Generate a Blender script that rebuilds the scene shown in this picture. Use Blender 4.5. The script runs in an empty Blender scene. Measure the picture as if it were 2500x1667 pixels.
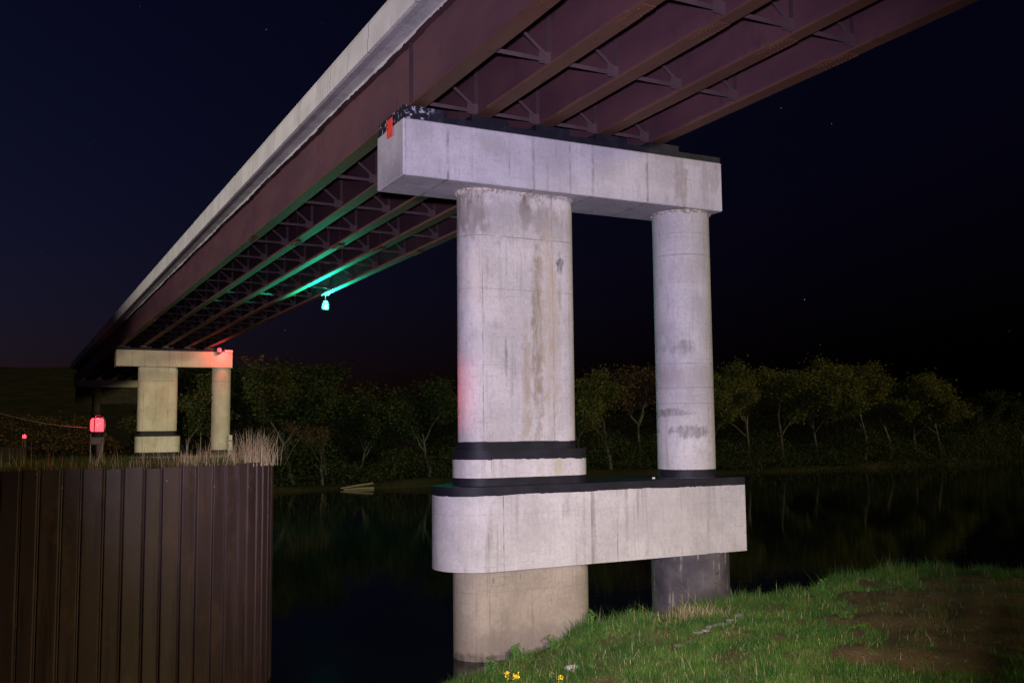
import bpy, math, random
import numpy as np
from mathutils import Vector, Matrix
scene = bpy.context.scene
C = scene.collection
rng = np.random.default_rng(7)
random.seed(7)
rad = math.radians

# ------------------------------------------------------------------ camera
YAW, PITCH, ROLL = 0.4701, 0.0898, -0.0100
CAM = Vector((-7.4449, -19.9921, -0.0848))
fwd = Vector((math.sin(YAW) * math.cos(PITCH), math.cos(YAW) * math.cos(PITCH), math.sin(PITCH)))
rt0 = Vector((math.cos(YAW), -math.sin(YAW), 0))
up0 = rt0.cross(fwd)
rt = math.cos(ROLL) * rt0 + math.sin(ROLL) * up0
up = -math.sin(ROLL) * rt0 + math.cos(ROLL) * up0
cd = bpy.data.cameras.new('camera')
cam = bpy.data.objects.new('camera', cd)
C.objects.link(cam)
m = Matrix((rt, up, -fwd)).transposed().to_4x4()
m.translation = CAM
cam.matrix_world = m
cd.sensor_width = 36
cd.lens = 33.695
cd.clip_end = 3000
scene.camera = cam

# ------------------------------------------------------------------ night sky, moon-dim sun, torches
SUN_DIR = Vector((-0.50, 0.84, -0.24)).normalized()      # the way the light travels
w = bpy.data.worlds.new('World')
scene.world = w
w.use_nodes = True
nt = w.node_tree
nt.nodes.clear()
wo = nt.nodes.new('ShaderNodeOutputWorld')
bg = nt.nodes.new('ShaderNodeBackground')
sky = nt.nodes.new('ShaderNodeTexSky')
sky.sky_type = 'NISHITA'
sky.sun_disc = False
sky.sun_elevation = rad(-4.2)
sky.sun_rotation = rad(-60)
sky.air_density = 1.0
sky.dust_density = 0.6
sky.ozone_density = 3.2
bg.inputs[1].default_value = 0.50
# stars: sparse cells of a Voronoi pattern on the sky
tc = nt.nodes.new('ShaderNodeTexCoord')
vo = nt.nodes.new('ShaderNodeTexVoronoi')
vo.inputs['Scale'].default_value = 55
nt.links.new(tc.outputs['Generated'], vo.inputs['Vector'])
lt = nt.nodes.new('ShaderNodeMath'); lt.operation = 'LESS_THAN'; lt.inputs[1].default_value = 0.021
nt.links.new(vo.outputs['Distance'], lt.inputs[0])
sp = nt.nodes.new('ShaderNodeSeparateColor')
nt.links.new(vo.outputs['Color'], sp.inputs[0])
pw = nt.nodes.new('ShaderNodeMath'); pw.operation = 'POWER'; pw.inputs[1].default_value = 3.5
nt.links.new(sp.outputs[0], pw.inputs[0])
ml = nt.nodes.new('ShaderNodeMath'); ml.operation = 'MULTIPLY'
nt.links.new(lt.outputs[0], ml.inputs[0]); nt.links.new(pw.outputs[0], ml.inputs[1])
bg2 = nt.nodes.new('ShaderNodeBackground')
bg2.inputs[0].default_value = (0.9, 0.93, 1.0, 1)
ms = nt.nodes.new('ShaderNodeMath'); ms.operation = 'MULTIPLY'; ms.inputs[1].default_value = 0.40
nt.links.new(ml.outputs[0], ms.inputs[0])
nt.links.new(ms.outputs[0], bg2.inputs[1])
ad = nt.nodes.new('ShaderNodeAddShader')
tint = nt.nodes.new('ShaderNodeMix'); tint.data_type = 'RGBA'; tint.blend_type = 'MULTIPLY'; tint.inputs[0].default_value = 1
tint.inputs[7].default_value = (1.0, .72, .80, 1)
nt.links.new(sky.outputs[0], tint.inputs[6])
nt.links.new(tint.outputs[2], bg.inputs[0])
nt.links.new(bg.outputs[0], ad.inputs[0]); nt.links.new(bg2.outputs[0], ad.inputs[1])
nt.links.new(ad.outputs[0], wo.inputs[0])

def light(name, kind, loc, aim, energy, col, **kw):
    d = bpy.data.lights.new(name, kind)
    d.energy = energy; d.color = col
    for k, v in kw.items(): setattr(d, k, v)
    o = bpy.data.objects.new(name, d)
    C.objects.link(o)
    o.location = loc
    if aim is not None:
        o.rotation_euler = (Vector(aim) - Vector(loc)).to_track_quat('-Z', 'Y').to_euler()
    return o
sun = light('sun', 'SUN', (120, -100, 60), Vector((120, -100, 60)) + SUN_DIR, 1.05, (1.0, 0.84, 0.42), angle=rad(12))
# the torch beams the pier was lit with during the long exposure, from beside the tripod
light('torch_upper', 'SPOT', (-7.9, -20.6, 0.3), (4.0, 0, 3.0), 25500, (0.95, 0.845, 1.20),
      spot_size=rad(60), spot_blend=1.0, shadow_soft_size=0.15)
light('torch_lower', 'SPOT', (-6.6, -20.6, 0.6), (4.8, -2.6, -5.3), 17500, (1.0, 0.86, 0.68),
      spot_size=rad(36), spot_blend=1.0, shadow_soft_size=0.15)
# the yard light on the lock wall, left of the frame, that reaches the far pier
light('yard_light', 'SPOT', (-24, -14, 6.5), (3.3, 62, 2.3), 140000, (1.0, 0.77, 0.55),
      spot_size=rad(9.5), spot_blend=0.5, shadow_soft_size=0.3)
fas = light('lock_wall_light', 'SPOT', (-62, 10, -1), (-.3, 24, 10.0), 112000, (1.0, 0.91, 0.86),
            spot_size=rad(11), spot_blend=0.8, shadow_soft_size=0.4)
fas.scale = (6, 1, 1)
vs = scene.view_settings
vs.view_transform = 'Standard'; vs.look = 'None'; vs.exposure = 0; vs.gamma = 1
scene.cycles.max_bounces = 6
scene.cycles.sample_clamp_indirect = 4
scene.cycles.use_denoising = True

# ------------------------------------------------------------------ helpers
def put(o, label=None, cat=None, group=None, kind=None):
    if label: o['label'] = label
    if cat: o['category'] = cat
    if group: o['group'] = group
    if kind: o['kind'] = kind
    return o
def empty(name, loc=(0, 0, 0), parent=None):
    o = bpy.data.objects.new(name, None)
    C.objects.link(o); o.location = loc; o.parent = parent
    o.empty_display_size = 0.2
    return o
class MB:
    def __init__(s): s.v = []; s.f = []
    def add(s, v, f):
        b = len(s.v); s.v += [tuple(q) for q in v]; s.f += [tuple(b + i for i in q) for q in f]; return s
    def box(s, x0, x1, y0, y1, z0, z1):
        v = [(x, y, z) for z in (z0, z1) for y in (y0, y1) for x in (x0, x1)]
        return s.add(v, [(0, 2, 3, 1), (4, 5, 7, 6), (0, 1, 5, 4), (2, 6, 7, 3), (0, 4, 6, 2), (1, 3, 7, 5)])
    def prism(s, pts, z0, z1, cap0=True, cap1=True, rings=1):
        n = len(pts); v = []
        for k in range(rings + 1):
            z = z0 + (z1 - z0) * k / rings
            v += [(p[0], p[1], z) for p in pts]
        f = []
        for k in range(rings):
            for i in range(n):
                j = (i + 1) % n
                f.append((k * n + i, k * n + j, (k + 1) * n + j, (k + 1) * n + i))
        if cap0: f.append(tuple(range(n - 1, -1, -1)))
        if cap1: f.append(tuple(rings * n + i for i in range(n)))
        return s.add(v, f)
    def tube(s, path, r, n=8, cap=True):
        path = [Vector(p) for p in path]
        rs = r if isinstance(r, (list, tuple)) else [r] * len(path)
        v = []; f = []
        for k, p in enumerate(path):
            d = (path[min(k + 1, len(path) - 1)] - path[max(k - 1, 0)]).normalized()
            a = d.cross(Vector((0.31, 0.95, 0.1)))
            if a.length < 1e-3: a = d.cross(Vector((1, 0, 0)))
            a.normalize(); b = d.cross(a)
            for i in range(n):
                t = 2 * math.pi * i / n
                v.append(p + (a * math.cos(t) + b * math.sin(t)) * rs[k])
        for k in range(len(path) - 1):
            for i in range(n):
                j = (i + 1) % n
                f.append((k * n + i, k * n + j, (k + 1) * n + j, (k + 1) * n + i))
        if cap:
            f.append(tuple(range(n - 1, -1, -1))); f.append(tuple((len(path) - 1) * n + i for i in range(n)))
        return s.add(v, f)
    def bar(s, a, b, wx, wz):
        # straight bar of rectangular section between two points
        a = Vector(a); b = Vector(b); d = (b - a).normalized()
        u = d.cross(Vector((0, 1, 0)));
        if u.length < 1e-3: u = d.cross(Vector((1, 0, 0)))
        u.normalize(); q = d.cross(u)
        v = []
        for p in (a, b):
            for sx, sz in ((-1, -1), (1, -1), (1, 1), (-1, 1)):
                v.append(p + q * sx * wx / 2 + u * sz * wz / 2)
        return s.add(v, [(3, 2, 1, 0), (4, 5, 6, 7), (0, 1, 5, 4), (1, 2, 6, 5), (2, 3, 7, 6), (3, 0, 4, 7)])
    def mesh(s, name, smooth=None):
        me = bpy.data.meshes.new(name)
        me.from_pydata(s.v, [], s.f)
        if smooth:
            me.polygons.foreach_set('use_smooth', [True] * len(me.polygons))
            me.set_sharp_from_angle(angle=rad(smooth))
        me.update()
        return me
    def build(s, name, mat, parent=None, smooth=None, loc=None):
        me = s.mesh(name, smooth); me.materials.append(mat)
        return inst(name, me, parent, loc)
def inst(name, me, parent=None, loc=None, rotz=0):
    o = bpy.data.objects.new(name, me); C.objects.link(o); o.parent = parent
    if loc is not None: o.location = loc
    if rotz: o.rotation_euler = (0, 0, rotz)
    return o
def stadium(xl, xr, yc, r, n=28, square_right=False, step=None):
    pts = []
    for i in range(n + 1):
        t = math.pi / 2 + math.pi * i / n
        pts.append((xl + r * math.cos(t), yc + r * math.sin(t)))
    k = 40
    if square_right:
        pts += [(xl + (xr - xl) * i / k, yc - r) for i in range(1, k + 1)]
        pts += [(xr - (xr - xl) * i / k, yc + r) for i in range(0, k)]
    else:
        pts += [(xl + (xr - xl) * i / k, yc - r) for i in range(1, k)]
        for i in range(n + 1):
            t = -math.pi / 2 + math.pi * i / n
            pts.append((xr + r * math.cos(t), yc + r * math.sin(t)))
        pts += [(xr - (xr - xl) * i / k, yc + r) for i in range(1, k)]
    return pts
def circle(x, y, r, n=56):
    return [(x + r * math.cos(2 * math.pi * i / n), y + r * math.sin(2 * math.pi * i / n)) for i in range(n)]
def offset(pts, d):
    n = len(pts); out = []
    for i in range(n):
        a = Vector(pts[i - 1]); b = Vector(pts[(i + 1) % n]); t = (b - a).normalized()
        out.append((pts[i][0] + t.y * d, pts[i][1] - t.x * d))
    return out
def refine(pts, step):
    out = []; n = len(pts)
    for i in range(n):
        a = Vector(pts[i]); b = Vector(pts[(i + 1) % n]); k = max(1, int((b - a).length / step))
        out += [tuple(a.lerp(b, j / k)) for j in range(k)]
    return out
def ragged_band(pts, z0, z1, jit, seed, proud=0.006, top=None):
    # a coat of black paint round a concrete shape: its lower edge is brushed by hand
    r = random.Random(seed)
    o = refine(offset(pts, proud), 0.03); n = len(o)
    low = []; y = 0
    for i in range(n):
        if r.random() < .25: y = r.gauss(0, jit * .5)
        slow = math.sin(i * .021 + seed) * jit + math.sin(i * .057 + 2 * seed) * jit * .5
        low.append(z0 + y + slow)
    low[-1] = low[0]
    mb = MB()
    v = [(p[0], p[1], low[i]) for i, p in enumerate(o)] + [(p[0], p[1], z1) for p in o]
    f = [(i, (i + 1) % n, n + (i + 1) % n, n + i) for i in range(n)]
    mb.add(v, f)
    if top is not None:
        mb.add([(p[0], p[1], z1) for p in o], [tuple(range(n))])
    return mb

# ------------------------------------------------------------------ materials
class NT:
    def __init__(s, name, rough=.8, spec=.3):
        s.m = bpy.data.materials.new(name); s.m.use_nodes = True
        s.t = s.m.node_tree; s.b = s.t.nodes['Principled BSDF']
        s.b.inputs['Roughness'].default_value = rough
        s.b.inputs['Specular IOR Level'].default_value = spec
        tc = s.t.nodes.new('ShaderNodeTexCoord'); s.co = tc.outputs['Object']
        sx = s.t.nodes.new('ShaderNodeSeparateXYZ'); s.t.links.new(s.co, sx.inputs[0])
        s.x, s.y, s.z = sx.outputs
    def _in(s, sock, v):
        if hasattr(v, 'is_linked'): s.t.links.new(v, sock)
        elif isinstance(v, (tuple, list)): sock.default_value = tuple(v) + ((1,) if len(v) == 3 and sock.type == 'RGBA' else ())
        else: sock.default_value = v
    def mth(s, op, a, b=0.0, c=None, clamp=False):
        n = s.t.nodes.new('ShaderNodeMath'); n.operation = op; n.use_clamp = clamp
        s._in(n.inputs[0], a); s._in(n.inputs[1], b)
        if c is not None: s._in(n.inputs[2], c)
        return n.outputs[0]
    def vec(s, sc):
        n = s.t.nodes.new('ShaderNodeVectorMath'); n.operation = 'MULTIPLY'
        s.t.links.new(s.co, n.inputs[0]); n.inputs[1].default_value = sc; return n.outputs[0]
    def noise(s, scale=1, detail=4, sc=(1, 1, 1), rough=.55):
        n = s.t.nodes.new('ShaderNodeTexNoise'); s.t.links.new(s.vec(sc), n.inputs['Vector'])
        n.inputs['Scale'].default_value = scale; n.inputs['Detail'].default_value = detail; n.inputs['Roughness'].default_value = rough
        return n.outputs[0]
    def step(s, v, a, b):
        n = s.t.nodes.new('ShaderNodeMapRange'); n.interpolation_type = 'SMOOTHSTEP'; n.clamp = True
        s._in(n.inputs[0], v); n.inputs[1].default_value = a; n.inputs[2].default_value = b
        return n.outputs[0]
    def mix(s, f, a, b):
        n = s.t.nodes.new('ShaderNodeMix'); n.data_type = 'RGBA'
        s._in(n.inputs[0], f); s._in(n.inputs[6], a); s._in(n.inputs[7], b); return n.outputs[2]
    def bump(s, h, strength=.3, dist=.01):
        n = s.t.nodes.new('ShaderNodeBump'); n.inputs['Strength'].default_value = strength; n.inputs['Distance'].default_value = dist
        s._in(n.inputs['Height'], h); s.t.links.new(n.outputs[0], s.b.inputs['Normal'])
    def col(s, c): s._in(s.b.inputs['Base Color'], c); return s.m

def concrete(name, base=(.40, .375, .36), light_=(.50, .475, .46), dark=(.20, .18, .165), vlines=(), hlines=(), blots=(), streak=.55, swap=False):
    t = NT(name, .88, .25)
    X = t.y if swap else t.x
    c = t.mix(t.step(t.noise(.9, 5), .35, .68), base, light_)
    c = t.mix(t.mth('MULTIPLY', t.step(t.noise(2.6, 6, (1, 1, .45)), .52, .78), .35), c, dark)
    # rain streaks running down
    st = t.mth('MULTIPLY', t.step(t.noise(5, 3, (1, 1, .035)), .55, .72), t.step(t.noise(.7, 3), .35, .65))
    c = t.mix(t.mth('MULTIPLY', st, streak), c, tuple(q * .8 for q in dark))
    st2 = t.step(t.noise(9, 2, (1, 1, .02)), .62, .75)
    c = t.mix(t.mth('MULTIPLY', st2, .25), c, tuple(q * 1.25 for q in light_))
    gr = t.noise(15, 4, (1, 1, .8), .7)
    c = t.mix(t.mth('MULTIPLY', t.step(gr, .50, .74), .42), c, dark)
    c = t.mix(t.mth('MULTIPLY', t.mth('SUBTRACT', 1.0, t.step(gr, .30, .46)), .30), c, tuple(q * 1.32 for q in light_))
    c = t.mix(t.mth('MULTIPLY', t.step(t.noise(11, 4, (1, 1, .10), .7), .54, .70), .32), c, dark)
    c = t.mix(t.mth('MULTIPLY', t.step(t.noise(3.2, 5, (.5, .5, 6), .6), .57, .68), .22), c, dark)
    wob = t.mth('MULTIPLY', t.mth('SUBTRACT', t.noise(6, 2), .5), .03)
    for xv, wd, k in vlines:
        d = t.mth('ABSOLUTE', t.mth('SUBTRACT', t.mth('ADD', X, wob), xv))
        f = t.mth('MULTIPLY', t.mth('SUBTRACT', 1.0, t.step(d, wd * .35, wd)), t.mth('MULTIPLY', t.step(t.noise(3, 4), .32, .68), k))
        c = t.mix(f, c, (.15, .13, .11))
    for zv, wd, k in hlines:
        d = t.mth('ABSOLUTE', t.mth('SUBTRACT', t.mth('ADD', t.z, t.mth('MULTIPLY', wob, .5)), zv))
        f = t.mth('MULTIPLY', t.mth('SUBTRACT', 1.0, t.step(d, wd * .35, wd)), t.mth('MULTIPLY', t.step(t.noise(2.2, 3), .2, .6), k))
        c = t.mix(f, c, (.14, .125, .11))
    nz = t.mth('SUBTRACT', t.noise(5.5, 6, (1, 1, .7), .65), .5) if blots else None
    grain = t.mth('ADD', .45, t.mth('MULTIPLY', t.step(t.noise(9, 5, (1, 1, .22), .7), .38, .62), .55)) if blots else None
    for (bx, bz, rx, rz, colr, k, soft) in blots:
        dx = t.mth('DIVIDE', t.mth('SUBTRACT', X, bx), rx); dz = t.mth('DIVIDE', t.mth('SUBTRACT', t.z, bz), rz)
        d = t.mth('SQRT', t.mth('ADD', t.mth('MULTIPLY', dx, dx), t.mth('MULTIPLY', dz, dz)))
        d = t.mth('ADD', d, t.mth('MULTIPLY', nz, 2.4))
        f = t.mth('MULTIPLY', t.mth('MULTIPLY', t.mth('SUBTRACT', 1.0, t.step(d, 1 - soft, 1 + soft * .4)), k), grain)
        c = t.mix(f, c, colr)
    sp_ = t.step(t.noise(42, 2), .66, .74)
    c = t.mix(t.mth('MULTIPLY', sp_, .45), c, dark)
    t.bump(t.mth('ADD', t.noise(35, 5), t.mth('MULTIPLY', t.noise(5, 3), 2)), .35, .012)
    return t.col(c)
def plain(name, a, b, scale=4, rough=.8, spec=.3, sc=(1, 1, 1), bump=.2):
    t = NT(name, rough, spec)
    c = t.mix(t.step(t.noise(scale, 6, sc), .35, .66), a, b)
    c = t.mix(t.mth('MULTIPLY', t.step(t.noise(scale * 9, 3), .6, .72), .4), c, tuple(q * .6 for q in a))
    if bump: t.bump(t.noise(scale * 12, 4), bump, .01)
    return t.col(c)
def emit(name, colr, strength, base):
    t = NT(name, .2, .5)
    t.b.inputs['Emission Color'].default_value = (*colr, 1); t.b.inputs['Emission Strength'].default_value = strength
    return t.col(base)
BROWN = (.135, .105, .07); GREY = (.17, .16, .155); RUST = (.26, .20, .13); LIGHT = (.60, .57, .54)
M = {}
t = NT('black_paint', .6, .2)
c = t.mix(t.step(t.noise(3, 5), .4, .7), (.006, .006, .010), (.012, .011, .019))
c = t.mix(t.mth('MULTIPLY', t.step(t.noise(22, 4), .69, .76), .6), c, (.09, .09, .10)); t.bump(t.noise(30, 4), .3, .01)
M['black'] = t.col(c)
t = NT('chipped_black_paint', .6, .2)
c = t.mix(t.step(t.noise(3, 5), .4, .7), (.007, .007, .012), (.014, .014, .022))
chip = t.mth('MULTIPLY', t.step(t.noise(9, 6, (1, 1, 1), .7), .56, .62), t.mth('SUBTRACT', 1.0, t.step(t.x, .35, 1.0)))
c = t.mix(chip, c, (.42, .42, .46)); c = t.mix(t.step(t.noise(12, 6, (1, 1, 1), .7), .70, .76), c, (.16, .16, .19))
M['black_chip'] = t.col(c)
def steel(name, a, b, c_):
    t = NT(name, .72, .35)
    c = t.mix(t.step(t.noise(1.1, 5, (1, .35, 1)), .35, .68), a, b)
    c = t.mix(t.step(t.noise(6, 5, (1, .5, .2)), .55, .8), c, c_)
    c = t.mix(t.mth('MULTIPLY', t.step(t.noise(60, 2), .68, .75), .5), c, (.16, .12, .10))
    t.bump(t.noise(45, 4), .25, .008)
    return t.col(c)
M['web'] = steel('weathered_steel_web', (.055, .020, .030), (.075, .030, .036), (.042, .016, .026))
M['stiff'] = steel('weathered_steel_stiffener', (.026, .012, .016), (.036, .017, .02), (.02, .01, .013))
M['flange'] = steel('weathered_steel_flange', (.070, .027, .016), (.090, .038, .020), (.042, .017, .014))
M['brace'] = steel('weathered_steel_brace', (.045, .025, .029), (.065, .038, .041), (.032, .018, .02))
M['deck'] = concrete('deck_concrete', (.30, .29, .29), (.40, .39, .385), (.15, .14, .15), streak=.2, swap=True)
t = NT('parapet_concrete', .88, .25)
c = t.mix(t.step(t.noise(.8, 5), .35, .68), (.42, .405, .385), (.52, .50, .475))
c = t.mix(t.mth('MULTIPLY', t.step(t.noise(7, 3, (1, 1, .05)), .56, .72), .45), c, (.22, .21, .20))
fr = t.mth('ABSOLUTE', t.mth('SUBTRACT', t.mth('FRACT', t.mth('DIVIDE', t.y, 3.05)), .5))
c = t.mix(t.mth('SUBTRACT', 1.0, t.step(fr, .003, .008)), c, (.15, .14, .13)); t.bump(t.noise(30, 4), .3, .01)
M['parapet'] = t.col(c)
M['cap'] = concrete('cap_concrete', (.35, .33, .335), (.44, .42, .425), streak=.45,
    vlines=[(1.1, .05, .85), (2.69, .03, .45), (3.35, .05, .6), (4.37, .035, .7), (5.03, .06, .6), (6.67, .05, .95), (0.06, .03, .5)],
    blots=[(7.75, 6.25, .22, .8, (.24, .21, .18), .75, .35), (8.5, 6.3, .16, .75, (.27, .24, .21), .6, .4), (8.85, 6.5, .2, .45, (.25, .22, .2), .6, .5),
           (2.2, 6.6, .5, .3, (.27, .25, .235), .5, .7), (0.5, 6.75, .35, .25, (.28, .26, .25), .5, .7), (5.6, 6.3, .5, .35, (.30, .28, .26), .4, .7), (7.7, 6.9, 1.2, .14, (.25, .23, .2), .5, .7)])
M['column'] = concrete('column_concrete', (.36, .34, .325), (.45, .425, .405), streak=.5,
    vlines=[(2.15, .02, .7), (3.1, .012, .0), (4.05, .025, .75)], hlines=[(4.50, .016, .85), (3.22, .014, .5), (1.4, .012, .25)],
    blots=[(1.9, 5.1, .45, .66, BROWN, 1.0, .5), (3.33, 5.25, .19, .55, BROWN, 1.0, .5), (3.75, 5.05, .5, .35, (.19, .165, .135), .65, .6),
           (2.7, 4.95, 1.4, .52, (.25, .23, .22), .55, .25), (4.0, 4.98, .9, .48, (.25, .23, .22), .45, .3),
           (3.62, 2.2, .20, 2.8, (.215, .175, .115), .95, .6), (3.98, 2.4, .32, 2.6, (.345, .285, .20), .85, .7), (3.3, .9, .14, 1.9, (.29, .24, .17), .8, .6),
           (4.25, 3.93, .10, .26, (.10, .10, .11), 1.0, .4), (2.75, 1.5, .045, .6, (.13, .12, .12), .7, .4), (2.62, 3.6, .05, .9, (.22, .21, .22), .5, .5), (2.78, 4.0, .04, .5, (.2, .19, .2), .5, .5), (1.95, 3.5, .2, .9, (.52, .46, .36), .5, .8), (4.25, 3.2, .07, .5, (.2, .18, .16), .6, .5)])
M['round'] = concrete('round_column_concrete', (.35, .335, .33), (.44, .42, .415), streak=.45,
    vlines=[(8.55, .014, .6)], hlines=[(5.02, .012, .5), (4.44, .016, .7), (3.7, .01, .3), (2.6, .01, .25), (1.55, .012, .55), (.92, .014, .6), (.51, .012, .6), (-.35, .008, .3)],
    blots=[(7.85, 1.98, .30, .2, GREY, .7, .6), (7.62, .27, .48, .10, GREY, .9, .3), (8.05, -.22, .42, .17, GREY, .95, .3), (8.1, 4.0, .8, .4, (.3, .27, .25), .5, .7), (7.9, 1.2, .8, .3, (.29, .25, .225), .6, .7), (8.3, 3.1, .25, .35, (.28, .265, .27), .6, .6)])
M['plinth'] = concrete('plinth_concrete', (.37, .35, .335), (.45, .43, .41), streak=.7, vlines=[(2.27, .014, .8)],
    blots=[(4.05, -1.05, .12, .35, (.34, .30, .17), .75, .5), (3.55, -1.05, .10, .3, (.33, .29, .24), .5, .6), (1.7, -1.0, .35, .3, (.30, .27, .245), .6, .7)])
M['strut'] = concrete('tie_beam_concrete', (.33, .315, .305), (.41, .39, .38), streak=.85,
    vlines=[(2.4, .018, .9), (4.31, .012, .6), (5.48, .018, .9), (6.5, .014, .5), (7.4, .02, .5), (8.2, .012, .5)], hlines=[(-2.05, .008, .35)],
    blots=[(5.75, -2.2, .06, .9, (.2, .185, .175), .7, .5), (2.75, -2.0, .05, .7, (.22, .2, .2), .6, .5), (3.4, -2.45, .6, .35, (.29, .27, .26), .6, .7), (1.5, -2.5, .4, .5, (.30, .28, .27), .5, .7), (7.0, -2.3, 1.6, .7, (.31, .29, .275), .6, .7)])
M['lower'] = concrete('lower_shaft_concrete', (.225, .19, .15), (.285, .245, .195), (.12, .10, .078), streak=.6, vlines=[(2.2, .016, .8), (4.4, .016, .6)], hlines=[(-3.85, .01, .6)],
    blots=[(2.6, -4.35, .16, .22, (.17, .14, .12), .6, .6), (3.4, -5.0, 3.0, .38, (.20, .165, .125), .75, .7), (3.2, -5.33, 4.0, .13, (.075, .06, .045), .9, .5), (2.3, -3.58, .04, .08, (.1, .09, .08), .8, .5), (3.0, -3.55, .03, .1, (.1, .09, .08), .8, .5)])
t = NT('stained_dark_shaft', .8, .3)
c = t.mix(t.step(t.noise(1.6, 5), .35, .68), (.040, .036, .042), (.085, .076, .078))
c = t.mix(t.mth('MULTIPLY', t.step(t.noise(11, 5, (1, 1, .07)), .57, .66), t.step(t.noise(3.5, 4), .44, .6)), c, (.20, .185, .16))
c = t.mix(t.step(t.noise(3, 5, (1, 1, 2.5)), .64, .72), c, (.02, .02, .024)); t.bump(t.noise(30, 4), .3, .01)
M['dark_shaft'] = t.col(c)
M['far'] = concrete('far_pier_concrete', (.37, .34, .29), (.45, .42, .36), (.2, .18, .15), streak=.3, vlines=[(1.2, .05, .8), (5.0, .05, .7), (2.15, .05, .5), (4.05, .05, .5), (3.1, .05, .6)], hlines=[(4.5, .05, .6)],
    blots=[(3.6, 2.8, .5, 2.0, (.34, .25, .17), .6, .7), (2.7, 4.9, 1.4, .5, (.28, .27, .24), .7, .25), (3.9, 4.9, .9, .5, (.28, .27, .24), .7, .25), (3.9, -.95, .8, .75, (.48, .46, .46), .8, .4), (3.7, .3, .4, .25, (.5, .47, .44), .6, .5), (2.5, 6.3, 1.0, .5, (.26, .27, .21), .5, .8), (5.2, 6.4, 1.4, .35, (.25, .25, .2), .6, .8)])
t = NT('rusty_sheet_pile', .55, .35)
oi = t.t.nodes.new('ShaderNodeObjectInfo'); av = t.t.nodes.new('ShaderNodeVectorMath'); av.operation = 'ADD'
ml_ = t.t.nodes.new('ShaderNodeVectorMath'); ml_.operation = 'MULTIPLY'; ml_.inputs[1].default_value = (37, 53, 71)
t.t.links.new(oi.outputs['Random'], ml_.inputs[0]); t.t.links.new(t.co, av.inputs[0]); t.t.links.new(ml_.outputs[0], av.inputs[1]); t.co = av.outputs[0]
c = t.mix(t.step(t.noise(1.3, 5, (1, 1, .3)), .35, .68), (.041, .023, .023), (.064, .038, .037))
c = t.mix(t.step(t.noise(6, 5, (1, 1, .06)), .50, .70), c, (.026, .014, .013))
c = t.mix(t.mth('MULTIPLY', t.step(t.noise(2.2, 6, (1, 1, .5), .7), .52, .66), .8), c, (.085, .046, .036))
c = t.mix(t.mth('MULTIPLY', oi.outputs['Random'], .45), c, (.03, .017, .016))
c = t.mix(t.mth('MULTIPLY', t.step(t.noise(26, 3, (1, 1, .5)), .70, .76), t.step(t.z, -2.4, -1.0)), c, (.34, .29, .26)); t.bump(t.mth('ADD', t.noise(28, 5), t.mth('MULTIPLY', t.noise(3, 4, (1, 1, .12)), 1.2)), .28, .008)
M['pile'] = t.col(c)
M['abut'] = plain('shade_dark_concrete', (.03, .027, .025), (.05, .045, .04), 2, .9, .2)  # shade put into the colour: abutment and farthest columns should look unlit
M['soil'] = plain('soil', (.10, .078, .05), (.16, .125, .085), 3, .95, .1, bump=.5)
M['stone'] = plain('pale_stone', (.36, .34, .31), (.52, .50, .47), 5, .85, .25)
M['metal'] = plain('dull_grey_metal', (.12, .11, .11), (.20, .19, .185), 8, .5, .5)
M['wood'] = plain('weathered_wood', (.10, .07, .055), (.17, .125, .10), 6, .85, .2, (1, 1, .1))
M['log'] = plain('bleached_log', (.20, .16, .11), (.30, .24, .17), 6, .85, .2)
M['wire'] = plain('pale_wire', (.35, .3, .25), (.45, .4, .35), 8, .5, .4, bump=0)
M['plate'] = plain('red_reflector_sheet', (.75, .055, .03), (.88, .09, .05), 6, .35, .6, bump=0)
M['red_lens'] = emit('lit_red_lens', (1, .065, .085), 2.7, (.5, .02, .02))
M['green_lens'] = emit('lit_green_lens', (.14, 1, .66), 2.6, (.02, .4, .25))

# ------------------------------------------------------------------ terrain
WATER = -5.38
def tps(ctrl):
    P = np.array(ctrl, float); n = len(P); xy = P[:, :2]
    d = np.linalg.norm(xy[:, None] - xy[None], axis=2)
    K = np.where(d > 0, d * d * np.log(d + 1e-9), 0) + np.eye(n) * .02
    A = np.zeros((n + 3, n + 3)); A[:n, :n] = K; A[:n, n] = 1; A[:n, n + 1:] = xy; A[n, :n] = 1; A[n + 1:, :n] = xy.T
    s = np.linalg.solve(A, np.concatenate([P[:, 2], [0, 0, 0]]))
    def fz(x, y):
        x = np.asarray(x, float); y = np.asarray(y, float)
        q = np.full(x.shape, s[n]) + s[n + 1] * x + s[n + 2] * y
        for i in range(n):
            r = np.hypot(x - xy[i, 0], y - xy[i, 1]); q = q + s[i] * np.where(r > 0, r * r * np.log(r + 1e-9), 0)
        return q
    return fz
crest = [(-12, -9, -5.9), (-6, -6.5, -5.7), (-2, -3.2, -5.55), (.38, -1.6, -5.22), (1.98, -1.78, -4.86), (3.37, -1.97, -4.45), (5.28, -1.82, -4.36), (7.5, -1.83, -4.25), (9.69, -2.41, -3.98), (11.18, -2.63, -3.78), (12.61, -3.37, -3.7), (14.53, -4.33, -3.82), (22, -7, -3.8), (40, -12, -3.8)]
CX, CY, CZ = np.array(crest).T
near_z = tps(crest[:-1] + [(-7.4, -20, -1.75), (-9, -23, -1.6), (-4, -14.5, -2.75), (0, -9.5, -4.25), (6.17, -10.18, -4.0), (2.97, -7.41, -4.30), (1.65, -4.43, -4.78), (6.55, -7.57, -3.92), (10, -7, -3.78), (14, -9, -3.7), (12, -14, -3.5), (5, -17, -3.1), (20, -18, -3.2), (0, -26, -1.8), (12, -30, -2), (-14, -20, -3.2), (-16, -14, -5.6), (30, -25, -2.8), (4.2, -4.6, -4.27), (6, -3.7, -4.16)])
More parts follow.
